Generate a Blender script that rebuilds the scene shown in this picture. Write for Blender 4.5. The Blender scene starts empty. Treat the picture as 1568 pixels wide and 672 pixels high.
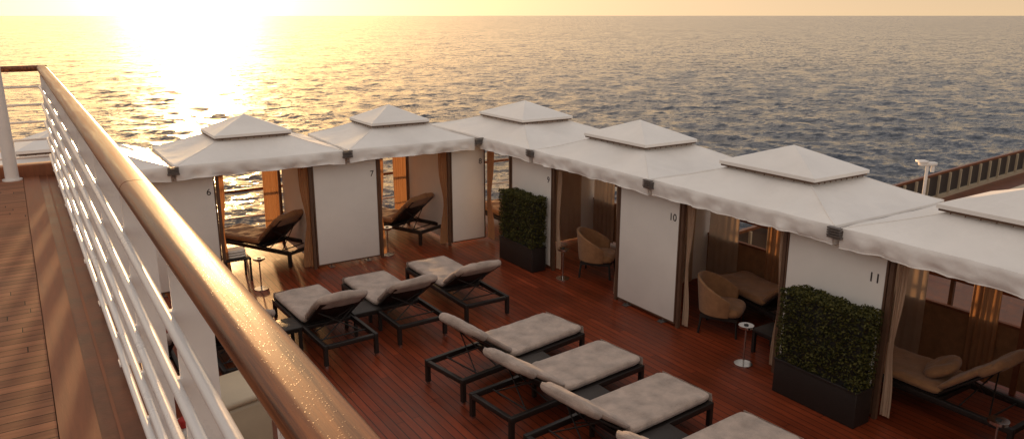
import bpy, bmesh, math, random
import numpy as np
from mathutils import Vector, Matrix, noise
random.seed(4)
H=4.5
rad=math.radians
scene=bpy.context.scene
SUN_AZ=rad(10.8); SUN_EL=rad(2.6)
SD=Vector((math.sin(SUN_AZ)*math.cos(SUN_EL),math.cos(SUN_AZ)*math.cos(SUN_EL),math.sin(SUN_EL)))
# ---------------------------------------------------------------- materials
def newmat(name):
    m=bpy.data.materials.new(name); m.use_nodes=True
    nt=m.node_tree; nt.nodes.clear()
    out=nt.nodes.new('ShaderNodeOutputMaterial')
    bs=nt.nodes.new('ShaderNodeBsdfPrincipled')
    nt.links.new(bs.outputs[0],out.inputs[0])
    return m,nt,bs,out
def N(nt,t,**k):
    n=nt.nodes.new(t)
    for a,b in k.items():
        if a in n.inputs: n.inputs[a].default_value=b
        else: setattr(n,a,b)
    return n
def L(nt,a,b): nt.links.new(a,b)
def simple(name,col,rough=.6,var=.15,scale=8,bump=.0,bscale=40,metal=0,stretch=(1,1,1),spec=None,bdist=.01,coat=0,sheen=0):
    m,nt,bs,out=newmat(name)
    tc=N(nt,'ShaderNodeTexCoord'); mp=N(nt,'ShaderNodeMapping'); mp.inputs['Scale'].default_value=stretch
    L(nt,tc.outputs['Object'],mp.inputs[0])
    no=N(nt,'ShaderNodeTexNoise',Scale=scale,Detail=5.0,Roughness=.6); L(nt,mp.outputs[0],no.inputs['Vector'])
    r=N(nt,'ShaderNodeMapRange'); r.inputs['From Min'].default_value=.3; r.inputs['From Max'].default_value=.7
    r.inputs['To Min'].default_value=1-var; r.inputs['To Max'].default_value=1+var
    L(nt,no.outputs['Fac'],r.inputs[0])
    mx=N(nt,'ShaderNodeVectorMath',operation='SCALE'); mx.inputs[0].default_value=col[:3]
    L(nt,r.outputs[0],mx.inputs['Scale']); L(nt,mx.outputs[0],bs.inputs['Base Color'])
    r2=N(nt,'ShaderNodeMapRange'); r2.inputs['To Min'].default_value=max(0.02,rough-.12); r2.inputs['To Max'].default_value=min(1,rough+.12)
    L(nt,no.outputs['Fac'],r2.inputs[0]); L(nt,r2.outputs[0],bs.inputs['Roughness'])
    bs.inputs['Metallic'].default_value=metal
    if spec is not None: bs.inputs['Specular IOR Level'].default_value=spec
    if coat: bs.inputs['Coat Weight'].default_value=coat; bs.inputs['Coat Roughness'].default_value=.12
    if sheen: bs.inputs['Sheen Weight'].default_value=sheen
    if bump:
        n2=N(nt,'ShaderNodeTexNoise',Scale=bscale,Detail=6.0); L(nt,mp.outputs[0],n2.inputs['Vector'])
        b=N(nt,'ShaderNodeBump',Strength=bump,Distance=bdist); L(nt,n2.outputs['Fac'],b.inputs['Height']); L(nt,b.outputs[0],bs.inputs['Normal'])
    return m
def translucent(name,col,t=.5,bump=.3):
    m=simple(name,col,.8,.08,6,bump,25)
    nt=m.node_tree; bs=[n for n in nt.nodes if n.type=='BSDF_PRINCIPLED'][0]; out=[n for n in nt.nodes if n.type=='OUTPUT_MATERIAL'][0]
    tr=N(nt,'ShaderNodeBsdfTranslucent'); tr.inputs[0].default_value=(*col[:3],1)
    mx=N(nt,'ShaderNodeMixShader'); mx.inputs[0].default_value=t
    L(nt,bs.outputs[0],mx.inputs[1]); L(nt,tr.outputs[0],mx.inputs[2]); L(nt,mx.outputs[0],out.inputs[0])
    return m
def plankmat(name,col,pw,axis,rough,gap=.055,big_v=.2,dark=.12,spec=.35):
    """planks: width pw across `axis` (0=x,1=y); run along the other axis"""
    m,nt,bs,out=newmat(name)
    tc=N(nt,'ShaderNodeTexCoord'); sp=N(nt,'ShaderNodeSeparateXYZ'); L(nt,tc.outputs['Object'],sp.inputs[0])
    a=sp.outputs[axis]; o=sp.outputs[1-axis]
    d=N(nt,'ShaderNodeMath',operation='DIVIDE'); L(nt,a,d.inputs[0]); d.inputs[1].default_value=pw
    fl=N(nt,'ShaderNodeMath',operation='FLOOR'); L(nt,d.outputs[0],fl.inputs[0])
    fr=N(nt,'ShaderNodeMath',operation='FRACT'); L(nt,d.outputs[0],fr.inputs[0])
    wn=N(nt,'ShaderNodeTexWhiteNoise',noise_dimensions='1D'); L(nt,fl.outputs[0],wn.inputs['W'])
    lo=N(nt,'ShaderNodeMath',operation='DIVIDE'); L(nt,o,lo.inputs[0]); lo.inputs[1].default_value=2.2
    lo2=N(nt,'ShaderNodeMath',operation='ADD'); L(nt,lo.outputs[0],lo2.inputs[0]); L(nt,wn.outputs['Value'],lo2.inputs[1])
    fr2=N(nt,'ShaderNodeMath',operation='FRACT'); L(nt,lo2.outputs[0],fr2.inputs[0])
    fl2=N(nt,'ShaderNodeMath',operation='FLOOR'); L(nt,lo2.outputs[0],fl2.inputs[0])
    g1=N(nt,'ShaderNodeMath',operation='LESS_THAN'); L(nt,fr.outputs[0],g1.inputs[0]); g1.inputs[1].default_value=gap
    g2=N(nt,'ShaderNodeMath',operation='LESS_THAN'); L(nt,fr2.outputs[0],g2.inputs[0]); g2.inputs[1].default_value=.003
    g=N(nt,'ShaderNodeMath',operation='MAXIMUM'); L(nt,g1.outputs[0],g.inputs[0]); L(nt,g2.outputs[0],g.inputs[1])
    cv=N(nt,'ShaderNodeCombineXYZ'); L(nt,fl.outputs[0],cv.inputs[0]); L(nt,fl2.outputs[0],cv.inputs[1])
    w2=N(nt,'ShaderNodeTexWhiteNoise',noise_dimensions='3D'); L(nt,cv.outputs[0],w2.inputs['Vector'])
    mp=N(nt,'ShaderNodeMapping'); mp.inputs['Scale'].default_value=(30,2,1) if axis==0 else (2,30,1); L(nt,tc.outputs['Object'],mp.inputs[0])
    no=N(nt,'ShaderNodeTexNoise',Scale=1.0,Detail=6.0,Roughness=.65); L(nt,mp.outputs[0],no.inputs['Vector'])
    big=N(nt,'ShaderNodeTexNoise',Scale=.9,Detail=5.0,Roughness=.6); L(nt,tc.outputs['Object'],big.inputs['Vector'])
    r1=N(nt,'ShaderNodeMapRange'); r1.inputs['To Min'].default_value=.80; r1.inputs['To Max'].default_value=1.20; L(nt,w2.outputs['Value'],r1.inputs[0])
    r2=N(nt,'ShaderNodeMapRange'); r2.inputs['From Min'].default_value=.3; r2.inputs['From Max'].default_value=.7; r2.inputs['To Min'].default_value=.75; r2.inputs['To Max'].default_value=1.2; L(nt,no.outputs['Fac'],r2.inputs[0])
    r3=N(nt,'ShaderNodeMapRange'); r3.inputs['From Min'].default_value=.3; r3.inputs['From Max'].default_value=.7; r3.inputs['To Min'].default_value=1-big_v; r3.inputs['To Max'].default_value=1+big_v; L(nt,big.outputs['Fac'],r3.inputs[0])
    m1=N(nt,'ShaderNodeMath',operation='MULTIPLY'); L(nt,r1.outputs[0],m1.inputs[0]); L(nt,r2.outputs[0],m1.inputs[1])
    m2=N(nt,'ShaderNodeMath',operation='MULTIPLY'); L(nt,m1.outputs[0],m2.inputs[0]); L(nt,r3.outputs[0],m2.inputs[1])
    gg=N(nt,'ShaderNodeMapRange'); gg.inputs['To Min'].default_value=1; gg.inputs['To Max'].default_value=dark; L(nt,g.outputs[0],gg.inputs[0])
    m3=N(nt,'ShaderNodeMath',operation='MULTIPLY'); L(nt,m2.outputs[0],m3.inputs[0]); L(nt,gg.outputs[0],m3.inputs[1])
    vs=N(nt,'ShaderNodeVectorMath',operation='SCALE'); vs.inputs[0].default_value=col; L(nt,m3.outputs[0],vs.inputs['Scale']); L(nt,vs.outputs[0],bs.inputs['Base Color'])
    rr=N(nt,'ShaderNodeMapRange'); rr.inputs['From Min'].default_value=.3; rr.inputs['From Max'].default_value=.7; rr.inputs['To Min'].default_value=rough-.1; rr.inputs['To Max'].default_value=rough+.12; L(nt,big.outputs['Fac'],rr.inputs[0]); L(nt,rr.outputs[0],bs.inputs['Roughness'])
    hh=N(nt,'ShaderNodeMath',operation='SUBTRACT'); L(nt,no.outputs['Fac'],hh.inputs[0]); L(nt,g.outputs[0],hh.inputs[1])
    b=N(nt,'ShaderNodeBump',Strength=.35,Distance=.004); L(nt,hh.outputs[0],b.inputs['Height']); L(nt,b.outputs[0],bs.inputs['Normal'])
    bs.inputs['Specular IOR Level'].default_value=spec
    return m
M_roof=simple('white_vinyl',(.86,.82,.77),.40,.06,1.4,.45,5,bdist=.03)
M_panel=simple('white_panel',(.84,.80,.74),.6,.05,1.2,.2,3,bdist=.02)
M_frame=simple('bronze_frame',(.12,.065,.04),.4,.15,6)
M_grey=simple('grey_metal',(.18,.16,.15),.4,.15,10,metal=.5)
M_white=simple('white_paint',(.80,.77,.74),.3,.04,5,.1,30,bdist=.003)
M_wick=simple('dark_wicker',(.018,.013,.011),.5,.3,60,.5,150,bdist=.004)
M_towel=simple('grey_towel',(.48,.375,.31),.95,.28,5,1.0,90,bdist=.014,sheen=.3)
M_cush=simple('tan_cushion',(.34,.17,.075),.9,.2,9,.5,60,sheen=.2)
M_curt=translucent('tan_curtain',(.52,.27,.13),.42)
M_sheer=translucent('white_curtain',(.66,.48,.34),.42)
M_chrome=simple('chrome',(.6,.58,.55),.18,.05,10,metal=1)
M_black=simple('black_paint',(.02,.02,.02),.4)
M_num=simple('number_ink',(.04,.03,.03),.5)
M_planter=simple('planter_wicker',(.018,.013,.011),.5,.3,50,.6,110,stretch=(1,1,3),bdist=.004)
M_brown=simple('brown_waterway',(.16,.055,.026),.4,.35,5,.3,60,bdist=.003,spec=.3)
M_teakb=simple('teak_border',(.25,.095,.048),.55,.2,3,.2,40,stretch=(8,.6,1),bdist=.003,spec=.2)
M_deck=plankmat('red_deck_planks',(.205,.037,.012),.105,0,.40,gap=.10,big_v=.28,dark=.05,spec=.3)
M_udeck=plankmat('upper_deck_planks',(.27,.115,.06),.085,1,.6,gap=.08,big_v=.12,spec=.15)
M_red=simple('red_cloth',(.5,.03,.02),.7)
M_cream=simple('cream_gelcoat',(.55,.45,.31),.4,.06,4)
M_towelw=simple('white_towel',(.75,.70,.62),.9,.1,20,.5,80)
M_steel=simple('dark_steel',(.05,.04,.035),.5)
def railmat():
    m,nt,bs,out=newmat('varnished_wood')
    tc=N(nt,'ShaderNodeTexCoord'); mp=N(nt,'ShaderNodeMapping'); mp.inputs['Scale'].default_value=(34,1.0,34); L(nt,tc.outputs['Object'],mp.inputs[0])
    no=N(nt,'ShaderNodeTexNoise',Scale=1.5,Detail=8.0,Roughness=.7); L(nt,mp.outputs[0],no.inputs['Vector'])
    cr=N(nt,'ShaderNodeValToRGB'); L(nt,no.outputs['Fac'],cr.inputs[0])
    cr.color_ramp.elements[0].position=.38; cr.color_ramp.elements[0].color=(.06,.013,.005,1)
    cr.color_ramp.elements[1].position=.64; cr.color_ramp.elements[1].color=(.34,.115,.038,1)
    L(nt,cr.outputs[0],bs.inputs['Base Color'])
    vo=N(nt,'ShaderNodeTexVoronoi',Scale=230.0); L(nt,tc.outputs['Object'],vo.inputs['Vector'])
    mr=N(nt,'ShaderNodeMapRange'); mr.inputs['From Min'].default_value=0; mr.inputs['From Max'].default_value=.38; mr.inputs['To Min'].default_value=1; mr.inputs['To Max'].default_value=0; L(nt,vo.outputs['Distance'],mr.inputs[0])
    sep=N(nt,'ShaderNodeSeparateColor'); L(nt,vo.outputs['Color'],sep.inputs[0])
    gt=N(nt,'ShaderNodeMath',operation='GREATER_THAN'); L(nt,sep.outputs[0],gt.inputs[0]); gt.inputs[1].default_value=.75
    mu=N(nt,'ShaderNodeMath',operation='MULTIPLY'); L(nt,mr.outputs[0],mu.inputs[0]); L(nt,gt.outputs[0],mu.inputs[1])
    b=N(nt,'ShaderNodeBump',Strength=.2,Distance=.0015); L(nt,mu.outputs[0],b.inputs['Height']); L(nt,b.outputs[0],bs.inputs['Normal'])
    rg=N(nt,'ShaderNodeMapRange'); rg.inputs['From Min'].default_value=.3; rg.inputs['From Max'].default_value=.7; rg.inputs['To Min'].default_value=.24; rg.inputs['To Max'].default_value=.52; L(nt,no.outputs['Fac'],rg.inputs[0]); L(nt,rg.outputs[0],bs.inputs['Roughness'])
    bs.inputs['Specular IOR Level'].default_value=.4
    return m
M_rail=railmat()
def glassmat():
    m,nt,bs,out=newmat('windscreen_glass')
    tr=N(nt,'ShaderNodeBsdfTransparent'); tr.inputs[0].default_value=(.93,.92,.88,1)
    gl=N(nt,'ShaderNodeBsdfGlossy'); gl.inputs['Roughness'].default_value=.08
    mx=N(nt,'ShaderNodeMixShader'); mx.inputs[0].default_value=.1
    L(nt,tr.outputs[0],mx.inputs[1]); L(nt,gl.outputs[0],mx.inputs[2]); L(nt,mx.outputs[0],out.inputs[0]); return m
M_glass=glassmat()
def leafmat():
    m,nt,bs,out=newmat('hedge_leaves')
    g=N(nt,'ShaderNodeNewGeometry'); cr=N(nt,'ShaderNodeValToRGB'); L(nt,g.outputs['Random Per Island'],cr.inputs[0])
    cr.color_ramp.elements[0].color=(.018,.022,.005,1); cr.color_ramp.elements[1].color=(.11,.098,.020,1)
    L(nt,cr.outputs[0],bs.inputs['Base Color']); bs.inputs['Roughness'].default_value=.6; bs.inputs['Specular IOR Level'].default_value=.25
    return m
M_leaf=leafmat()
# ---------------------------------------------------------------- builder
class B:
    def __init__(s): s.v=[];s.f=[];s.mi=[];s.sm=[];s.mats=[]
    def m(s,mat):
        if mat not in s.mats: s.mats.append(mat)
        return s.mats.index(mat)
    def add(s,vs,fs,mat,smooth=False,M=None):
        o=len(s.v)
        for v in vs:
            v=Vector(v)
            s.v.append(M@v if M else v)
        k=s.m(mat)
        for f in fs: s.f.append([i+o for i in f]); s.mi.append(k); s.sm.append(smooth)
    def box(s,c0,c1,mat,M=None,bev=0):
        c0=Vector(c0);c1=Vector(c1)
        if bev:
            bm=bmesh.new(); bmesh.ops.create_cube(bm,size=1)
            d=c1-c0;c=(c0+c1)/2
            for v in bm.verts: v.co=Vector((v.co.x*d.x,v.co.y*d.y,v.co.z*d.z))+c
            bmesh.ops.bevel(bm,geom=bm.edges[:],offset=bev,segments=3,affect='EDGES',profile=.5)
            bm.verts.index_update()
            s.add([v.co.copy() for v in bm.verts],[[v.index for v in f.verts] for f in bm.faces],mat,True,M); bm.free(); return
        x0,y0,z0=c0;x1,y1,z1=c1
        s.add([(x0,y0,z0),(x1,y0,z0),(x1,y1,z0),(x0,y1,z0),(x0,y0,z1),(x1,y0,z1),(x1,y1,z1),(x0,y1,z1)],
              [(0,3,2,1),(4,5,6,7),(0,1,5,4),(1,2,6,5),(2,3,7,6),(3,0,4,7)],mat,False,M)
    def cyl(s,p0,p1,r,mat,r1=None,n=12,M=None,cap=True):
        p0=Vector(p0);p1=Vector(p1);r1=r if r1 is None else r1
        a=(p1-p0).normalized(); u=a.orthogonal().normalized(); w=a.cross(u)
        vs=[];fs=[]
        for i in range(n):
            t=2*math.pi*i/n; e=u*math.cos(t)+w*math.sin(t); vs.append(p0+e*r); vs.append(p1+e*r1)
        for i in range(n):
            j=(i+1)%n; fs.append((2*i,2*j,2*j+1,2*i+1))
        s.add(vs,fs,mat,True,M)
        if cap: s.add(vs,[[2*i for i in range(n)][::-1],[2*i+1 for i in range(n)]],mat,False,M)
    def grid(s,fn,nu,nv,mat,smooth=True,M=None):
        vs=[fn(i/nu,j/nv) for j in range(nv+1) for i in range(nu+1)]
        fs=[(j*(nu+1)+i,j*(nu+1)+i+1,(j+1)*(nu+1)+i+1,(j+1)*(nu+1)+i) for j in range(nv) for i in range(nu)]
        s.add(vs,fs,mat,smooth,M)
    def pad(s,Lx,W,T,mat,M=None,p=7,nse=.012,seed=0,nu=34,nv=22,ex=10):
        """soft pad, centred, x length Lx, y width W, z thickness T"""
        def spread(t): 
            a=2*t-1; return math.copysign(1-(1-abs(a))**1.8,a)
        for sg in (1,-1):
            def fn(u,v):
                a=spread(u);b=spread(v)
                q=p
                e=max(abs(a),abs(b))
                k=(abs(a)**q+abs(b)**q)**(1/q) if (a or b) else 1
                k=e/k if k else 1
                x=Lx/2*a*k;y=W/2*b*k
                z=sg*T/2*(max(0,1-e**ex))**.4
                fold=abs(noise.noise(Vector((x*6+y*3+seed*2,y*5-x*2,seed*.7))))*nse*1.3
                nn=noise.noise(Vector((x*4+seed,y*4,seed*1.7)))*nse+noise.noise(Vector((x*13+seed,y*9,seed)))*nse*.4-fold
                return (x,y,z+(nn if e<.98 else 0)*(1 if sg>0 else .2))
            s.grid(fn,nu,nv,mat,True,M)
    def obj(s,name,parent=None,loc=None,rotz=0,autos=True):
        me=bpy.data.meshes.new(name); me.from_pydata([tuple(v) for v in s.v],[],s.f)
        for m in s.mats: me.materials.append(m)
        me.polygons.foreach_set('material_index',s.mi); me.polygons.foreach_set('use_smooth',s.sm)
        me.update()
        o=bpy.data.objects.new(name,me); scene.collection.objects.link(o)
        if loc: o.location=loc
        o.rotation_euler[2]=rotz
        if parent: o.parent=parent
        return o
def inst(o,name,loc,rotz=0):
    c=bpy.data.objects.new(name,o.data); scene.collection.objects.link(c); c.location=loc; c.rotation_euler[2]=rotz; return c
def empty(name,loc=(0,0,0)):
    e=bpy.data.objects.new(name,None); scene.collection.objects.link(e); e.location=loc; return e
# ---------------------------------------------------------------- sea
def seamat():
    """wave facets: slopes taken straight from vector noise so they survive at any distance"""
    m,nt,bs,out=newmat('sea_water')
    tc=N(nt,'ShaderNodeTexCoord')
    def slopes(sc,amp,de,ro,di,st,rot):
        mp=N(nt,'ShaderNodeMapping'); mp.inputs['Rotation'].default_value=(0,0,rad(rot)); mp.inputs['Scale'].default_value=st; L(nt,tc.outputs['Object'],mp.inputs[0])
        n=N(nt,'ShaderNodeTexNoise',Scale=sc,Detail=de,Roughness=ro,Distortion=di); L(nt,mp.outputs[0],n.inputs['Vector'])
        s=N(nt,'ShaderNodeVectorMath',operation='SUBTRACT'); L(nt,n.outputs['Color'],s.inputs[0]); s.inputs[1].default_value=(.5,.5,.5)
        k=N(nt,'ShaderNodeVectorMath',operation='MULTIPLY'); L(nt,s.outputs[0],k.inputs[0]); k.inputs[1].default_value=(amp,amp,0); return k
    a=slopes(.30,1.35,5.0,.64,.4,(1,1.8,1),25)
    b=slopes(.055,.5,3.0,.5,.3,(1,2.2,1),35)
    c=slopes(1.6,.6,3.0,.6,.2,(1,1.4,1),10)
    s1=N(nt,'ShaderNodeVectorMath',operation='ADD'); L(nt,a.outputs[0],s1.inputs[0]); L(nt,b.outputs[0],s1.inputs[1])
    s2=N(nt,'ShaderNodeVectorMath',operation='ADD'); L(nt,s1.outputs[0],s2.inputs[0]); L(nt,c.outputs[0],s2.inputs[1])
    w_=N(nt,'ShaderNodeTexNoise',Scale=.005,Detail=3.0); L(nt,tc.outputs['Object'],w_.inputs['Vector'])
    wr=N(nt,'ShaderNodeMapRange'); wr.inputs['From Min'].default_value=.35; wr.inputs['From Max'].default_value=.65; wr.inputs['To Min'].default_value=.8; wr.inputs['To Max'].default_value=1.15; L(nt,w_.outputs['Fac'],wr.inputs[0])
    s3=N(nt,'ShaderNodeVectorMath',operation='SCALE'); L(nt,s2.outputs[0],s3.inputs[0]); L(nt,wr.outputs[0],s3.inputs['Scale'])
    ge=N(nt,'ShaderNodeNewGeometry')
    s4=N(nt,'ShaderNodeVectorMath',operation='ADD'); L(nt,ge.outputs['Normal'],s4.inputs[0]); L(nt,s3.outputs[0],s4.inputs[1])
    nm=N(nt,'ShaderNodeVectorMath',operation='NORMALIZE'); L(nt,s4.outputs[0],nm.inputs[0]); L(nt,nm.outputs[0],bs.inputs['Normal'])
    bs.inputs['Base Color'].default_value=(.012,.024,.045,1); bs.inputs['Roughness'].default_value=.1; bs.inputs['IOR'].default_value=1.33
    return m
M_sea=seamat()
SEAZ=-24.0; HC=H-SEAZ
deps=np.concatenate([np.linspace(52,30,30),np.linspace(29.9,14,150),np.linspace(13.9,.6,230)])
rs=HC/np.tan(np.radians(deps)); rs=np.concatenate([rs,[3600,5000,8000,15000,30000,90000]])
az=np.radians(np.linspace(32.7-62,32.7+62,1000))
RR,AA=np.meshgrid(rs,az,indexing='ij')
X=RR*np.sin(AA);Y=RR*np.cos(AA);Z=np.zeros_like(X)
dr=np.gradient(rs)[:,None]*np.ones_like(X); sp=np.maximum(dr*.8,RR*(az[1]-az[0]))
rng=np.random.RandomState(3)
for i in range(80):
    lam=1.6*(22/1.6)**rng.rand(); th=rad(200)+rng.randn()*.8; ph=rng.rand()*6.28
    k=2*np.pi/lam
    fade=np.clip((lam/sp-1.6)/1.6,0,1)
    Z+=fade*.0034*lam**.9*np.sin(k*(X*np.cos(th)+Y*np.sin(th))+ph)
nr,na=X.shape
co_=np.stack([X,Y,Z],-1).reshape(-1,3).astype(np.float32)
I=(np.arange(nr-1)[:,None]*na+np.arange(na-1)[None,:]).reshape(-1)
F=np.stack([I,I+1,I+na+1,I+na],-1)[:, ::-1].astype(np.int32)
az2=np.radians(np.linspace(32.7+62,32.7-62+360,60)); rr2=np.array([20,200,3000,90000.])
R2,A2=np.meshgrid(rr2,az2,indexing='ij'); c2=np.stack([R2*np.sin(A2),R2*np.cos(A2),0*R2],-1).reshape(-1,3).astype(np.float32)
o_=len(co_); I2=(np.arange(3)[:,None]*60+np.arange(59)[None,:]).reshape(-1)+o_
F2=np.stack([I2,I2+1,I2+61,I2+60],-1)[:, ::-1].astype(np.int32)
co_=np.vstack([co_,c2]);F=np.vstack([F,F2])
me=bpy.data.meshes.new('sea'); me.vertices.add(len(co_)); me.vertices.foreach_set('co',co_.ravel())
me.loops.add(F.size); me.loops.foreach_set('vertex_index',F.ravel())
me.polygons.add(len(F)); me.polygons.foreach_set('loop_start',np.arange(0,F.size,4,dtype=np.int32)); me.polygons.foreach_set('use_smooth',np.ones(len(F),bool))
me.update(calc_edges=True); me.materials.append(M_sea)
so_=bpy.data.objects.new('sea',me); scene.collection.objects.link(so_); so_.location=(0,0,SEAZ)
# ---------------------------------------------------------------- lower deck
XB=2.30*H; YB=3.50*H
b=B(); b.box((-14,-8,-.25),(XB,YB,0),M_deck); b.obj('lower_deck')
b=B()
b.box((-14,-8,-24.5),(XB-.02,YB-.02,-.252),M_white)
b.obj('ship_hull')
# ---------------------------------------------------------------- upper deck
UD=H-1.80; UX=.40; UY=10.55
b=B()
b.box((-7,-4,UD-.3),(-.04,UY-.16,UD),M_udeck)
b.box((-.036,-4,UD-.3),(.12,UY-.16,UD+.003),M_teakb)
b.box((.12,-4,UD-.3),(UX,UY-.16,UD-.006),M_brown)
b.box((.19,-4,UD-.007),(.205,UY-.16,UD-.002),M_teakb)
b.obj('upper_deck')
b=B()
b.box((.30,-4,UD-.006),(UX+.02,UY-.16,UD+.05),M_brown,bev=.012)
b.box((-7,UY-.16,UD-.3),(UX+.02,UY+.04,UD+.13),M_teakb,bev=.015)
b.box((-7,UY-.17,UD-.6),(UX+.03,UY+.0,UD-.32),M_white)
b.box((UX-.05,-4,UD-.55),(UX+.02,UY-.2,UD-.302),M_white)
b.obj('deck_kerb')
b=B(); b.box((-7,-4,0),(-1.6,UY-1.2,UD-.3),M_white); b.obj('deckhouse_wall')
e=empty('deck_railing')
b=B()
zt=H-.55
def rprof(x0,x1,z0,z1,r,n=5):
    pts=[]
    for cx,cz,a0 in ((x1-r,z1-r,0),(x0+r,z1-r,90),(x0+r,z0+r,180),(x1-r,z0+r,270)):
        for i in range(n+1):
            a=rad(a0+90*i/n); pts.append((cx+r*math.cos(a),cz+r*math.sin(a)))
    return pts
def sweep(b,pts,y0,y1,mat,axis='y'):
    n=len(pts); vs=[]
    for y in (y0,y1):
        for p in pts: vs.append((p[0],y,p[1]) if axis=='y' else (y,p[0],p[1]))
    fs=[(i,(i+1)%n,n+(i+1)%n,n+i) for i in range(n)]
    b.add(vs,fs,mat,True); b.add(vs,[list(range(n))[::-1],list(range(n,2*n))],mat,False)
pr=rprof(.262,.368,zt-.066,zt,.031)
for y0,y1 in ((-3,2.9),(2.907,UY-.05)): sweep(b,pr,y0,y1,M_rail)
pr2=rprof(UY-.106,UY,zt-.066,zt,.031)
sweep(b,pr2,-7,.37,M_rail,'x')
b.obj('handrail',parent=e)
b=B()
ys=[ -.9+1.02*i for i in range(12)]
ys=[y for y in ys if y<UY-.2]+[UY-.05]
for y in ys:
    b.box((.285,y-.007,UD+.0),(.385,y+.007,zt-.064),M_white)
    b.box((.27,y-.04,UD+.05),(.40,y+.04,UD+.062),M_white)
for k in range(5):
    h=.79+.2*k; b.cyl((.268,-3,H-h),(.268,UY-.05,H-h),.0155,M_white)
    b.cyl((-7,UY-.065,H-h),(.268,UY-.065,H-h),.0135,M_white)
    for y in ys: b.box((.268,y-.011,H-h-.014),(.29,y+.011,H-h+.014),M_white)
for x in [ -6.5+1.1*i for i in range(6)]:
    b.box((x-.007,UY-.1,UD+.1),(x+.007,UY-.01,zt-.064),M_white)
b.obj('stanchions_and_rods',parent=e)
b=B(); b.cyl((-.14,UY-.3,UD),(-.14,UY-.3,UD+.015),.10,M_white,n=20); b.cyl((-.14,UY-.3,UD+.015),(-.14,UY-.3,H+3.2),.07,M_white,r1=.035,n=20); b.obj('flag_pole')
# ---------------------------------------------------------------- cabana pieces
ZE=.485*H; ZC=.563*H; ZA=.624*H
def roof(name,x0,x1,y0,y1,sx=.5,sy=.5,seed=0):
    b=B(); cx=(x0+x1)/2; cy=(y0+y1)/2; g=.03
    x0+=g;x1-=g;y0+=g;y1-=g
    hx=(x1-x0)/2;hy=(y1-y0)/2
    kx=hx*sx;ky=hy*sy
    corners=[(-1,-1),(1,-1),(1,1),(-1,1)]
    def h0(X,Y,v): return noise.noise(Vector((X*1.6+seed*7,Y*1.6,0)))*.034+noise.noise(Vector((X*5+seed*7,Y*5,3)))*.016*(1-v)
    for i in range(4):
        a=corners[i];c=corners[(i+1)%4]
        def fn(u,v,a=a,c=c):
            ex=(a[0]+(c[0]-a[0])*u);ey=(a[1]+(c[1]-a[1])*u)
            X=hx*ex*(1-v)+kx*.75*ex*v;Y=hy*ey*(1-v)+ky*.75*ey*v
            z=ZE+(ZC-.05-ZE)*(v**1.12)
            w=math.sin(math.pi*min(1,u))*math.sin(math.pi*v)
            z-=.05*w
            z+=.007*math.sin((u*(1-v))*60+seed)*w*math.exp(-min(u,1-u)*5)*2
            n=h0(X,Y,v)
            return (cx+X,cy+Y,z+n*(1 if 0<u<1 and v>0 else (0.4)))
        b.grid(fn,32,14,M_roof)
        pts=[Vector(fn(0,j/8))+Vector((0,0,.002)) for j in range(9)]
        for p,q in zip(pts,pts[1:]): b.cyl(p,q,.006,M_roof,n=6,cap=False)
        L_=math.hypot((c[0]-a[0])*hx,(c[1]-a[1])*hy)
        nx=(a[0]+c[0])/2;ny=(a[1]+c[1])/2
        def fv(u,v,a=a,c=c,nx=nx,ny=ny,L_=L_):
            ex=(a[0]+(c[0]-a[0])*u);ey=(a[1]+(c[1]-a[1])*u)
            X=hx*ex;Y=hy*ey
            n0=h0(X,Y,0)*.4
            rip=noise.noise(Vector((u*L_*5+seed*3+i*11,v*1.2,seed)))*.065*v+noise.noise(Vector((u*L_*14,v*3,seed+i)))*.024*v
            edge=min(1,min(u,1-u)*10)
            off=(.012+rip)*edge*(1 if v>0 else 0)+.01*math.sin(v*3.1)
            drop=.215+.02*noise.noise(Vector((u*L_*2.1,seed*2.3,i)))+.02*(1-edge)
            return (cx+X+nx*off,cy+Y+ny*off,ZE+n0-(drop*v))
        b.grid(fv,60,8,M_roof)
        pts=[Vector(fv(j/60,1)) for j in range(61)]
        for p,q in zip(pts,pts[1:]): b.cyl(p,q,.007,M_roof,n=6,cap=False)
    for i in range(4):
        a=corners[i];c=corners[(i+1)%4]
        def fc(u,v,a=a,c=c):
            ex=(a[0]+(c[0]-a[0])*u);ey=(a[1]+(c[1]-a[1])*u)
            return (cx+kx*ex*(1-v),cy+ky*ey*(1-v),ZC+(ZA-ZC)*v-.014*math.sin(math.pi*v)*math.sin(math.pi*u))
        b.grid(fc,10,8,M_roof)
        def fcv(u,v,a=a,c=c):
            ex=(a[0]+(c[0]-a[0])*u);ey=(a[1]+(c[1]-a[1])*u)
            return (cx+kx*ex,cy+ky*ey,ZC-.045*v)
        b.grid(fcv,10,1,M_roof,False)
    for sxx in (-1,1):
        for syy in (-1,1):
            b.cyl((cx+sxx*kx*.8,cy+syy*ky*.8,ZC-.10),(cx+sxx*kx*.8,cy+syy*ky*.8,ZC-.02),.02,M_frame)
            b.cyl((cx+sxx*hx*.97,cy+syy*hy*.97,ZE-.05),(cx+sxx*kx*.7,cy+syy*ky*.7,ZC-.1),.018,M_frame)
    for sxx in (-1,1):
        b.box((cx+sxx*kx*.97-.008,cy-ky*.97,ZC-.07),(cx+sxx*kx*.97+.008,cy+ky*.97,ZC-.046),M_frame)
        b.box((cx-kx*.95,cy+sxx*ky*.97-.008,ZC-.07),(cx+kx*.95,cy+sxx*ky*.97+.008,ZC-.046),M_frame)
        for t in range(9):
            q=-1+.2+t*.2
            b.cyl((cx+sxx*(kx*.98),cy+q*ky,ZC-.05),(cx+sxx*(kx*.98),cy+q*ky,ZC-.085),.007,M_frame,n=6)
            b.cyl((cx+q*kx,cy+sxx*ky*.98,ZC-.05),(cx+q*kx,cy+sxx*ky*.98,ZC-.085),.007,M_frame,n=6)
    return b
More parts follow.
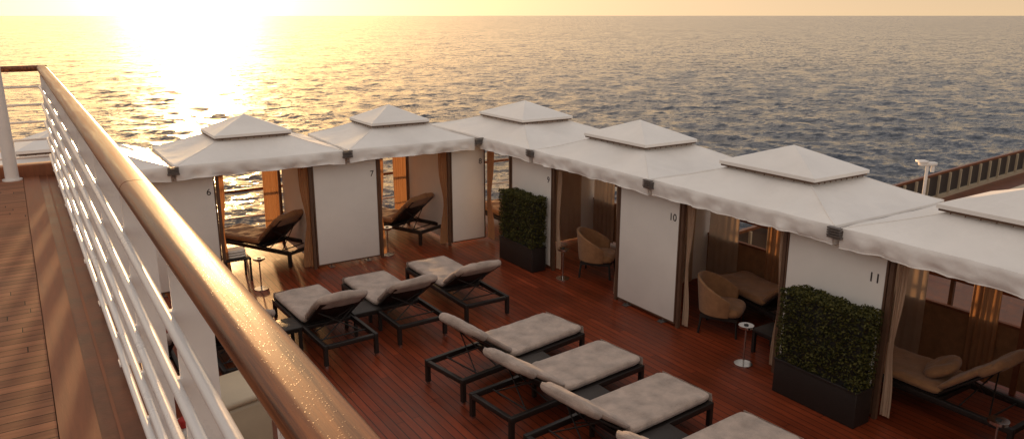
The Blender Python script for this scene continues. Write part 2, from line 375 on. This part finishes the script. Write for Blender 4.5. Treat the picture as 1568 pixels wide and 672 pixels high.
def curtain(b,p0,p1,z0,z1,mat,amp=.03,waves=6,tie=0,seed=0):
    p0=Vector((*p0,0));p1=Vector((*p1,0)); d=p1-p0; n=Vector((-d.y,d.x,0)).normalized()
    def fn(u,v):
        k=1
        if tie: k=1-.55*math.exp(-((v-.45)/.22)**2)
        p=p0+d*(u*k if tie>0 else 1-(1-u)*k)
        uu=u+.06*noise.noise(Vector((u*5+seed,seed,v*.8)))
        w=math.sin(uu*waves*2*math.pi+seed+.5*math.sin(v*3+seed))*amp*(.5+.5*v)*(.6+.8*noise.noise(Vector((u*7,seed,v))))+noise.noise(Vector((u*4+seed,v*2,0)))*amp
        q=p+n*w
        return (q.x,q.y,z0+(z1-z0)*v)
    b.grid(fn,waves*8,12,mat)
def number(txt,parent,M,size=.155):
    cu=bpy.data.curves.new('number_'+txt,'FONT'); cu.body=txt; cu.size=size; cu.align_x='RIGHT'; cu.extrude=.001; cu.offset=.001
    cu.materials.append(M_num)
    o=bpy.data.objects.new('panel_number',cu); scene.collection.objects.link(o); o.parent=parent; o.matrix_world=M
ZP=.425*H; ZF=ZP+.02
PX=1.743*H; RX0=1.70*H; RX1=2.22*H
def side_cabana(num,p,ry0,ry1,seed,openlow=.415,plow=True):
    e=empty('cabana')
    b=roof('r',RX0,RX1,ry0*H,ry1*H,.50,.52,seed); b.obj('canopy_roof',parent=e)
    b=B(); y0=p*H; y1=(p+.2915)*H
    b.box((PX,y0+.012,.07),(PX+.03,y1-.012,ZP),M_panel,bev=.006)
    for y in (y0,y1): b.box((PX-.004,y-.012,.05),(PX+.04,y+.012,ZP+.02),M_frame)
    b.box((PX-.002,y0,.05),(PX+.035,y1,.068),M_frame)
    for y in (y0+.25,y1-.25):
        b.box((PX-.06,y-.05,0),(PX+.09,y+.05,.012),M_grey); b.cyl((PX+.015,y,0),(PX+.015,y,.06),.015,M_grey)
        b.cyl((PX-.03,y+.02,.03),(PX-.03,y+.02,.012),.018,M_grey)
    b.box((PX-.008,y0+.02,ZP+.005),(PX+.05,y1-.02,ZP+.11),M_panel)
    yo=(p-openlow)*H
    for y in (y0-.05,yo+.05):
        b.box((PX+.0,y-.025,0),(PX+.05,y+.025,ZF+.1),M_frame)
        b.box((RX1-.15,y-.025,0),(RX1-.1,y+.025,ZF+.1),M_frame)
    b.box((PX+.002,yo,ZF+.04),(PX+.05,y1,ZF+.10),M_frame)
    b.box((RX1-.148,yo,ZF+.04),(RX1-.1,y1,ZF+.10),M_frame)
    b.box((PX+.05,y1-.03,.06),(RX1-.12,y1-.01,ZP+.1),M_panel)
    for y in (y0-.62,y0-1.25): b.box((RX1-.17,y-.03,0),(RX1-.12,y+.03,ZF+.06),M_teakb)
    # solid dado and sill of the outboard window
    b.box((RX1-.14,yo,.06),(RX1-.12,y1,.82),M_cush); b.box((RX1-.16,yo,.825),(RX1-.10,y1,.86),M_teakb)
    b.obj('frame_and_panels',parent=e)
    b=B()
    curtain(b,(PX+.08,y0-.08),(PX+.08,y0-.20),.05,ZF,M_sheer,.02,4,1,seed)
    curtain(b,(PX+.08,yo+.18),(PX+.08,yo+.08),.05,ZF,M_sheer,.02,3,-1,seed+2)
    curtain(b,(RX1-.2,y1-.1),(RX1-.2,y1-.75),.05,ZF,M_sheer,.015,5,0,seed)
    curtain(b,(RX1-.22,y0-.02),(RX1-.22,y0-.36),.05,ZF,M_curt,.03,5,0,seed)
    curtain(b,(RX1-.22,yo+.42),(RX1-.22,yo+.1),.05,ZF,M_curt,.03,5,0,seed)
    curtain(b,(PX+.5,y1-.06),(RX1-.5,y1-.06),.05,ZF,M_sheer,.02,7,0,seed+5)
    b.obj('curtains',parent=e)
    if num: number(num,e,Matrix(((0,0,-1,PX-.003),(-1,0,0,y0+.06),(0,1,0,ZP-.30),(0,0,0,1))))
    return e
side_cabana('9',2.425,1.826,2.508,1)
side_cabana('10',1.719,1.138,1.820,2)
side_cabana('11',1.012,.45,1.132,3)
side_cabana('12',.305,-.24,.444,4)
RY0=2.89*H; RY1=3.41*H; PY=2.945*H
def end_cabana(num,q0,q1,qo,rx0,rx1,seed):
    e=empty('cabana')
    b=roof('r',rx0*H,rx1*H,RY0,RY1,.47,.5,seed); b.obj('canopy_roof',parent=e)
    b=B(); x0=q0*H;x1=q1*H;xo=qo*H
    b.box((x0+.012,PY,.07),(x1-.012,PY+.03,ZP),M_panel,bev=.006)
    for x in (x0,x1): b.box((x-.012,PY-.004,.05),(x+.012,PY+.04,ZP+.02),M_frame)
    b.box((x0,PY-.002,.05),(x1,PY+.035,.068),M_frame)
    for x in (x0+.25,x1-.25): b.box((x-.05,PY-.06,0),(x+.05,PY+.09,.012),M_grey); b.cyl((x,PY+.015,0),(x,PY+.015,.06),.015,M_grey)
    b.box((x0+.02,PY-.008,ZP+.005),(x1-.02,PY+.05,ZP+.11),M_panel)
    for x in (x1+.05,xo-.05):
        b.box((x-.025,PY,0),(x+.025,PY+.05,ZF+.1),M_frame); b.box((x-.025,RY1-.15,0),(x+.025,RY1-.1,ZF+.1),M_frame)
    b.box((x0,PY+.002,ZF+.04),(xo,PY+.05,ZF+.10),M_frame)
    b.box((x0,RY1-.148,ZF+.04),(xo,RY1-.1,ZF+.10),M_frame)
    b.box((x0+.01,PY+.05,.06),(x0+.03,RY1-.12,ZP+.1),M_panel)
    b.obj('frame_and_panels',parent=e)
    b=B()
    curtain(b,(xo-.24,PY+.08),(xo-.06,PY+.08),.05,ZF,M_curt,.02,5,-1,seed)
    curtain(b,(x1+.06,PY+.08),(x1+.17,PY+.08),.05,ZF,M_curt,.02,4,1,seed)
    curtain(b,(xo-.40,RY1-.2),(xo-.10,RY1-.2),.05,ZF,M_curt,.03,6,0,seed)
    curtain(b,(x0+.1,RY1-.2),(x1-.1,RY1-.2),.05,ZF,M_curt,.03,9,0,seed)
    b.obj('curtains',parent=e)
    number(num,e,Matrix(((1,0,0,x1-.06),(0,0,-1,PY-.003),(0,1,0,ZP-.30),(0,0,0,1))))
end_cabana('5',-.33,-.06,.31,-.19,.435,6)
end_cabana('6',.31,.58,.953,.44,1.078,7)
end_cabana('7',.953,1.224,1.573,1.085,1.672,8)
e=empty('cabana')
b=roof('r',1.695*H,2.25*H,2.515*H,3.41*H,.50,.42,9); b.obj('canopy_roof',parent=e)
b=B()
x0=1.573*H;x1=PX
b.box((x0+.012,PY,.07),(x1-.012,PY+.03,ZP),M_panel,bev=.006)
for x in (x0,x1): b.box((x-.012,PY-.004,.05),(x+.012,PY+.04,ZP+.02),M_frame)
b.box((x0,PY-.002,.05),(x1,PY+.035,.068),M_frame)
b.box((x0+.02,PY-.008,ZP+.005),(x1-.02,PY+.05,ZP+.11),M_panel)
b.box((x0+.01,PY+.05,.06),(x0+.03,RY1-.12,ZP+.1),M_panel)
b.box((PX,2.73*H,0),(PX+.05,2.73*H+.05,ZF+.1),M_frame)
b.box((RX1-.12,RY1-.15,0),(RX1-.07,RY1-.1,ZF+.1),M_frame)
b.box((PX+.002,2.72*H,ZF+.04),(PX+.05,PY,ZF+.1),M_frame)
b.obj('frame_and_panels',parent=e)
b=B()
curtain(b,(PX+.06,PY-.02),(PX+.06,PY-.28),.05,ZF,M_curt,.025,6,1,3)
curtain(b,(PX+.3,RY1-.2),(PX+.9,RY1-.2),.05,ZF,M_curt,.03,7,0,3)
curtain(b,(RX1-.2,2.9*H),(RX1-.2,2.75*H),.05,ZF,M_curt,.03,7,0,3)
b.obj('curtains',parent=e)
number('8',e,Matrix(((1,0,0,x1-.06),(0,0,-1,PY-.003),(0,1,0,ZP-.30),(0,0,0,1))))
def bracket(x,y,axis):
    b=B()
    w=.16;t=.05
    for k in range(4):
        z=ZE-.10+.028*k
        if axis=='y': b.box((-t,-w/2,z),(t*.2,w/2,z+.018),M_grey)
        else: b.box((-w/2,-t,z),(w/2,t*.2,z+.018),M_grey)
    if axis=='y': b.box((-t*.5,-w/2-.01,ZE-.13),(2.3,w/2+.01,ZE-.105),M_grey); b.box((.02,-w/2,ZE-.104),(2.3,w/2,ZE-.03),M_grey)
    else: b.box((-w/2-.01,-t*.5,ZE-.13),(w/2+.01,2.3,ZE-.105),M_grey); b.box((-w/2,.02,ZE-.104),(w/2,2.3,ZE-.03),M_grey)
    b.obj('gutter_bracket',loc=(x,y,0))
for y in (.447,1.135,1.823,2.511): bracket(RX0-.005,y*H,'y')
for x in (.437,1.081,1.684): bracket(x*H,RY0-.005,'x')
# ---------------------------------------------------------------- perimeter windscreen / railing
e=empty('windscreen_railing'); b=B(); g=B()
def wind(p0,p1):
    p0=Vector((*p0,0));p1=Vector((*p1,0)); d=(p1-p0);n=int(d.length/1.4); u=d/n
    for i in range(n+1):
        p=p0+u*i; b.box((p.x-.025,p.y-.025,0),(p.x+.025,p.y+.025,1.75),M_frame)
    def bar(z0,z1,w,mat):
        b.box((min(p0.x,p1.x)-w,min(p0.y,p1.y)-w,z0),(max(p0.x,p1.x)+w,max(p0.y,p1.y)+w,z1),mat)
    bar(1.09,1.14,.05,M_rail); bar(1.75,1.80,.035,M_white); bar(.1,.14,.02,M_white); bar(.55,.58,.02,M_white)
    g.add([(p0.x,p0.y,.14),(p1.x,p1.y,.14),(p1.x,p1.y,1.75),(p0.x,p0.y,1.75)],[(0,1,2,3)],M_glass)
wind((-12,YB-.1),(XB-.1,YB-.1)); wind((XB-.1,-4),(XB-.1,YB-.2))
b.obj('frame',parent=e); g.obj('glass',parent=e)
# ---------------------------------------------------------------- loungers
def chaise_mesh(towel=M_towel,seed=0,ang=37):
    b=B(); Lf=2.12;W=.36
    for y in (-W,W): b.box((0,y-.028,.255),(Lf,y+.028,.325),M_wick,bev=.008)
    for x in (0.0,Lf-.056,.80): b.box((x,-W+.03,.26),(x+.056,W-.03,.32),M_wick,bev=.008)
    for x in (.03,Lf-.03):
        for y in (-W,W):
            b.box((x-.026,y-.026,.03),(x+.026,y+.026,.258),M_wick); b.box((x-.018,y-.018,0),(x+.018,y+.018,.03),M_chrome)
    b.box((.84,-W+.03,.30),(Lf-.06,W-.03,.334),M_wick)
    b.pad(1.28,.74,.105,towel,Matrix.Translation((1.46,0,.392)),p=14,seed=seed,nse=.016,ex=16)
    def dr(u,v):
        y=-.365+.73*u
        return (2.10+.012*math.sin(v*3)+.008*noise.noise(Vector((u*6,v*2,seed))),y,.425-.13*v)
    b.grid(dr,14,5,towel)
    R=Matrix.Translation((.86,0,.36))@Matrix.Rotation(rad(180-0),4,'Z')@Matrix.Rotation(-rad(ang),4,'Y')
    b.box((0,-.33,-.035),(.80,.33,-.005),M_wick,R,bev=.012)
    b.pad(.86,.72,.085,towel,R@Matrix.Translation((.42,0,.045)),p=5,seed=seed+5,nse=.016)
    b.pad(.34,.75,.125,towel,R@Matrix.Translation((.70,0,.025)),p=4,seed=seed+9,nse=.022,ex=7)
    for y in (-.27,.27):
        a=R@Vector((.45,y,-.03)); b.cyl(a,(.30,y,.29),.009,M_wick,n=8); b.cyl(a,(.62,y,.29),.009,M_wick,n=8)
    b.cyl((.30,-.33,.29),(.30,.33,.29),.011,M_wick,n=8)
    return b
c0=chaise_mesh(seed=1).obj('sun_lounger'); c0.data.name='lounger_a'
c1=chaise_mesh(seed=8,ang=33).obj('sun_lounger'); c1.data.name='lounger_b'
c2_=chaise_mesh(seed=15,ang=35).obj('sun_lounger'); c2_.data.name='lounger_c'
def place(o,hx,hy,ang,first=False):
    if first: o.location=(hx*H,hy*H,0); o.rotation_euler[2]=rad(ang); return o
    return inst(o,'sun_lounger',(hx*H,hy*H,0),rad(ang))
place(c0,.878,1.715,9,True); place(c1,.882,1.478,6,True)
place(c2_,.885,1.235,5,True); place(c1,.90,.985,4)
place(c1,1.252,2.10,90); place(c2_,.99,2.06,91); place(c0,.745,2.04,92); place(c0,.46,2.03,91)
place(c1,.20,2.03,90)
def table():
    b=B(); w=.22
    b.box((-w,-w,.31),(w,w,.35),M_wick,bev=.008)
    for x in (-w+.03,w-.03):
        for y in (-w+.03,w-.03): b.box((x-.022,y-.022,0),(x+.022,y+.022,.31),M_wick)
    b.box((-w+.03,-w+.03,.27),(w-.03,w-.03,.308),M_wick)
    return b
t0=table().obj('side_table',loc=(1.12*H,1.61*H,0))
for p in ((1.125,1.365),(1.14,1.12),(.868,2.26),(.60,2.25),(1.85,1.40)): inst(t0,'side_table',(p[0]*H,p[1]*H,0))
d0=chaise_mesh(M_cush,3,42).obj('cabana_lounger',loc=(.93*H,3.04*H,0),rotz=rad(118))
for (x,y,a) in ((1.52,3.03,112),(2.0,2.13,25),(2.02,1.36,80),(1.93,.72,90),(1.95,2.80,90)):
    inst(d0,'cabana_lounger',(x*H,y*H,0),rad(a))
def armchair():
    b=B()
    def fn(u,v):
        a=rad(-115+230*u); r=.34+.05*v
        z=.30+v*(.22+.30*math.cos(a*.75))
        return (-r*math.cos(a),r*math.sin(a)*.95,z)
    b.grid(fn,24,6,M_cush)
    def fn2(u,v):
        p=fn(u,v); k=.9; return (p[0]*k,p[1]*k,p[2]+.005)
    b.grid(fn2,24,6,M_cush)
    def rim(u,v):
        p=Vector(fn(u,1));q=Vector(fn2(u,1)); return p.lerp(q,v)+Vector((0,0,.015*math.sin(math.pi*v)))
    b.grid(rim,24,3,M_cush)
    b.pad(.58,.6,.14,M_cush,Matrix.Translation((.02,0,.36)),p=4)
    b.box((-.27,-.27,.24),(.27,.27,.29),M_wick)
    for x in (-.25,.25):
        for y in (-.25,.25): b.cyl((x,y,.25),(x*1.1,y*1.1,0),.018,M_wick,n=8)
    return b
a0=armchair().obj('armchair',loc=(1.86*H,1.62*H,0),rotz=rad(-60))
inst(a0,'armchair',(1.87*H,2.28*H,0),rad(-50)); inst(a0,'armchair',(.50*H,3.04*H,0),rad(-20))
b=B(); b.pad(.45,.40,.14,M_cush,Matrix.Rotation(rad(-30),4,'X'),p=3,nse=.02,ex=4); b.obj('pillow',loc=(1.93*H,.94*H,.55),rotz=rad(20))
def ash():
    b=B(); b.cyl((0,0,0),(0,0,.015),.12,M_chrome,n=24); b.cyl((0,0,.015),(0,0,.52),.012,M_chrome)
    b.cyl((0,0,.50),(0,0,.53),.05,M_chrome,r1=.10,n=24); b.cyl((0,0,.53),(0,0,.56),.10,M_chrome,n=24); b.cyl((0,0,.561),(0,0,.57),.03,M_black,n=16)
    return b
s0=ash().obj('ashtray_stand',loc=(.69*H,2.83*H,0))
for p in ((1.27,2.97),(1.72,2.31),(1.715,1.40),(1.76,.72)): inst(s0,'ashtray_stand',(p[0]*H,p[1]*H,0))
b=B()
b.box((-.22,-.22,.40),(.22,.22,.43),M_wick,bev=.006)
for x in (-.2,.2):
    for y in (-.2,.2): b.box((x-.015,y-.015,0),(x+.015,y+.015,.4),M_wick)
for k in range(3): b.pad(.34,.30,.05,M_towelw,Matrix.Translation((0,0,.455+.045*k)),p=4,seed=k,nu=14,nv=10,nse=.005)
tt=b.obj('towel_table',loc=(.64*H,2.99*H,0)); inst(tt,'towel_table',(1.20*H,3.05*H,0))
# ---------------------------------------------------------------- hedge planters
def hedge():
    b=B(); Lx=1.12;D=.30;z0=.42;z1=1.34
    b.box((-Lx/2,-D/2,.0),(Lx/2,D/2,.44),M_planter,bev=.01)
    b.box((-Lx/2-.008,-D/2-.008,.42),(Lx/2+.008,D/2+.008,.45),M_planter,bev=.006)
    b.box((-Lx/2+.05,-D/2+.05,.45),(Lx/2-.05,D/2-.05,z1-.05),M_black)
    for i in range(16000):
        x=random.uniform(-Lx/2,Lx/2);y=random.uniform(-D/2,D/2);z=random.uniform(.45,z1)
        k=random.random(); dep=random.random()**1.5*.07-.015
        if k<.38: y=-D/2+dep
        elif k<.66: y=D/2-dep
        elif k<.80: x=(Lx/2-dep)*random.choice((-1,1))
        else: z=z1-dep
        nz_=noise.noise(Vector((x*7,y*7,z*7)))
        if nz_<-.28 and random.random()<.6: continue
        bump=nz_*.03
        c=Vector((x,y,z))+Vector((0,1 if y>0 else -1,0))*bump+Vector((0,0,bump if z>z1-.1 else 0))
        s=random.uniform(.009,.017)
        R=Matrix.Rotation(random.uniform(0,6.28),3,'Z')@Matrix.Rotation(random.uniform(-1.3,1.3),3,'X')@Matrix.Rotation(random.uniform(-1,1),3,'Y')
        b.add([c+R@Vector((-s*1.4,0,0)),c+R@Vector((0,-s*.7,.003)),c+R@Vector((s*1.4,0,0)),c+R@Vector((0,s*.7,.003))],[(0,1,2,3)],M_leaf)
    return b
h0_=hedge().obj('hedge_planter',loc=(1.685*H,1.12*H,0),rotz=rad(90))
inst(h0_,'hedge_planter',(1.69*H,2.556*H,0),rad(90))
inst(h0_,'hedge_planter',(1.69*H,.41*H,0),rad(90))
# ---------------------------------------------------------------- towel bin below the railing
b=B()
b.box((-.27,-.32,0),(.27,.32,.68),M_cream,bev=.05)
b.box((-.30,-.35,.69),(.30,.35,.76),M_cream,bev=.03)
b.obj('towel_bin',loc=(1.50,7.75,0),rotz=rad(12))
b=B()
b.pad(.5,.5,.28,M_towelw,Matrix.Translation((0,0,.50)),p=3,nse=.05); b.pad(.4,.14,.1,M_red,Matrix.Translation((0,.02,.65)),p=3,nse=.02)
b.box((-.28,-.28,0),(.28,.28,.45),M_wick,bev=.02)
b.obj('towel_basket',loc=(1.10,7.45,0))
b=B()
b.cyl((0,0,0),(0,0,2.5),.022,M_white); b.box((-.12,-.04,2.5),(.12,.04,2.55),M_white,bev=.012); b.box((-.15,-.06,2.545),(-.02,.06,2.575),M_white,bev=.008); b.cyl((.08,0,2.5),(.08,0,2.41),.026,M_white)
b.obj('floodlight_post',loc=(2.33*H,1.27*H,0),rotz=rad(-30))
# ---------------------------------------------------------------- outer deck wing with curved railing
b=B(); ZW=-.55
pts=[]
for i in range(41):
    t=i/40; x=9+t*28; y=9.9+.0*t+2.9*math.sin(t*1.25)
    pts.append((x,y))
def strip(f0,f1,mat):
    vs=[];fs=[]
    for i,(x,y) in enumerate(pts):
        vs.append((x+f0[0],y+f0[1],f0[2])); vs.append((x+f1[0],y+f1[1],f1[2]))
    for i in range(len(pts)-1): fs.append((2*i,2*i+2,2*i+3,2*i+1))
    b.add(vs,fs,mat)
strip((0,0,ZW),(0,-12,ZW),M_brown); strip((0,0,ZW),(0,0,-24),M_white)
strip((0,-.05,ZW+.12),(0,.05,ZW+.12),M_cream); strip((0,-.05,ZW+.001),(0,-.05,ZW+.12),M_cream)
strip((0,-.04,ZW+.78),(0,.05,ZW+.78),M_rail); strip((0,-.04,ZW+.72),(0,-.04,ZW+.78),M_rail)
strip((0,.02,ZW+.12),(0,.02,ZW+.70),M_steel)
strip((0,-1.3,ZW+.30),(0,-1.5,ZW+.30),M_cream); strip((0,-1.5,ZW),(0,-1.5,ZW+.30),M_cream)
strip((0,-2.2,ZW+.25),(0,-2.5,ZW+.25),M_red); strip((0,-2.5,ZW),(0,-2.5,ZW+.25),M_red)
for i,(x,y) in enumerate(pts): b.box((x-.02,y-.09,ZW+.12),(x+.02,y-.03,ZW+.72),M_cream)
b.obj('outer_deck_wing')
# ---------------------------------------------------------------- world
w=bpy.data.worlds.new('World'); scene.world=w; w.use_nodes=True; nt=w.node_tree; nt.nodes.clear()
out=N(nt,'ShaderNodeOutputWorld'); bg=N(nt,'ShaderNodeBackground'); bg.inputs[1].default_value=.03
sky=N(nt,'ShaderNodeTexSky'); sky.sky_type='NISHITA'; sky.sun_disc=False; sky.sun_elevation=SUN_EL; sky.sun_rotation=SUN_AZ
sky.air_density=1.0; sky.dust_density=2.0; sky.ozone_density=1.0
L(nt,sky.outputs[0],bg.inputs[0])
tc=N(nt,'ShaderNodeTexCoord'); sp=N(nt,'ShaderNodeSeparateXYZ'); L(nt,tc.outputs['Generated'],sp.inputs[0])
cr=N(nt,'ShaderNodeValToRGB'); L(nt,sp.outputs[2],cr.inputs[0])
el=cr.color_ramp.elements
el[0].position=0; el[0].color=(.80,.57,.34,1)
el[1].position=1; el[1].color=(.54,.50,.48,1)
for p,c in ((.03,(.70,.52,.34,1)),(.09,(.38,.33,.30,1)),(.22,(.26,.26,.29,1)),(.42,(.32,.31,.33,1)),(.65,(.48,.45,.44,1))):
    x=el.new(p); x.color=c
bg2=N(nt,'ShaderNodeBackground'); L(nt,cr.outputs[0],bg2.inputs[0]); bg2.inputs[1].default_value=.95
def glow(vec,pw,st,col):
    dt=N(nt,'ShaderNodeVectorMath',operation='DOT_PRODUCT'); L(nt,tc.outputs['Generated'],dt.inputs[0]); dt.inputs[1].default_value=vec
    mxm=N(nt,'ShaderNodeMath',operation='MAXIMUM'); L(nt,dt.outputs['Value'],mxm.inputs[0]); mxm.inputs[1].default_value=0
    p=N(nt,'ShaderNodeMath',operation='POWER'); L(nt,mxm.outputs[0],p.inputs[0]); p.inputs[1].default_value=pw
    m=N(nt,'ShaderNodeMath',operation='MULTIPLY'); L(nt,p.outputs[0],m.inputs[0]); m.inputs[1].default_value=st
    g=N(nt,'ShaderNodeBackground'); g.inputs[0].default_value=(*col,1); L(nt,m.outputs[0],g.inputs[1]); return g
sh=bg
BACK_FILL=Vector((-.55,-.75,.35)).normalized()  # added warm fill in the sky behind the camera, standing in for superstructure bounce
for g in (bg2,glow(SD,3,.34,(1,.72,.44)),glow(SD,14,.75,(1,.60,.25)),glow(SD,60,2.2,(1,.60,.20)),glow(SD,600,12,(1,.76,.38)),glow(BACK_FILL,1.5,.36,(1,.80,.60))):
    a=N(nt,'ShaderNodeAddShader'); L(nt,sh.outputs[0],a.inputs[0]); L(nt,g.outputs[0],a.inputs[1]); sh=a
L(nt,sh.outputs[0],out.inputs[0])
sl=bpy.data.lights.new('sun','SUN'); sl.energy=4.5; sl.angle=rad(2.0); sl.color=(1,.56,.24)
so=bpy.data.objects.new('sun',sl); scene.collection.objects.link(so); so.rotation_euler=(-SD).to_track_quat('-Z','Y').to_euler(); so.location=(0,0,30)
# ---------------------------------------------------------------- camera
cam=bpy.data.cameras.new('camera'); co=bpy.data.objects.new('camera',cam); scene.collection.objects.link(co)
cam.sensor_width=36; cam.lens=27.09; cam.clip_start=.05; cam.clip_end=200000
co.location=(0,0,H); co.rotation_euler=(rad(90-14.8),0,rad(-32.7))
scene.camera=co
scene.view_settings.view_transform='Standard'; scene.view_settings.look='None'; scene.view_settings.exposure=0
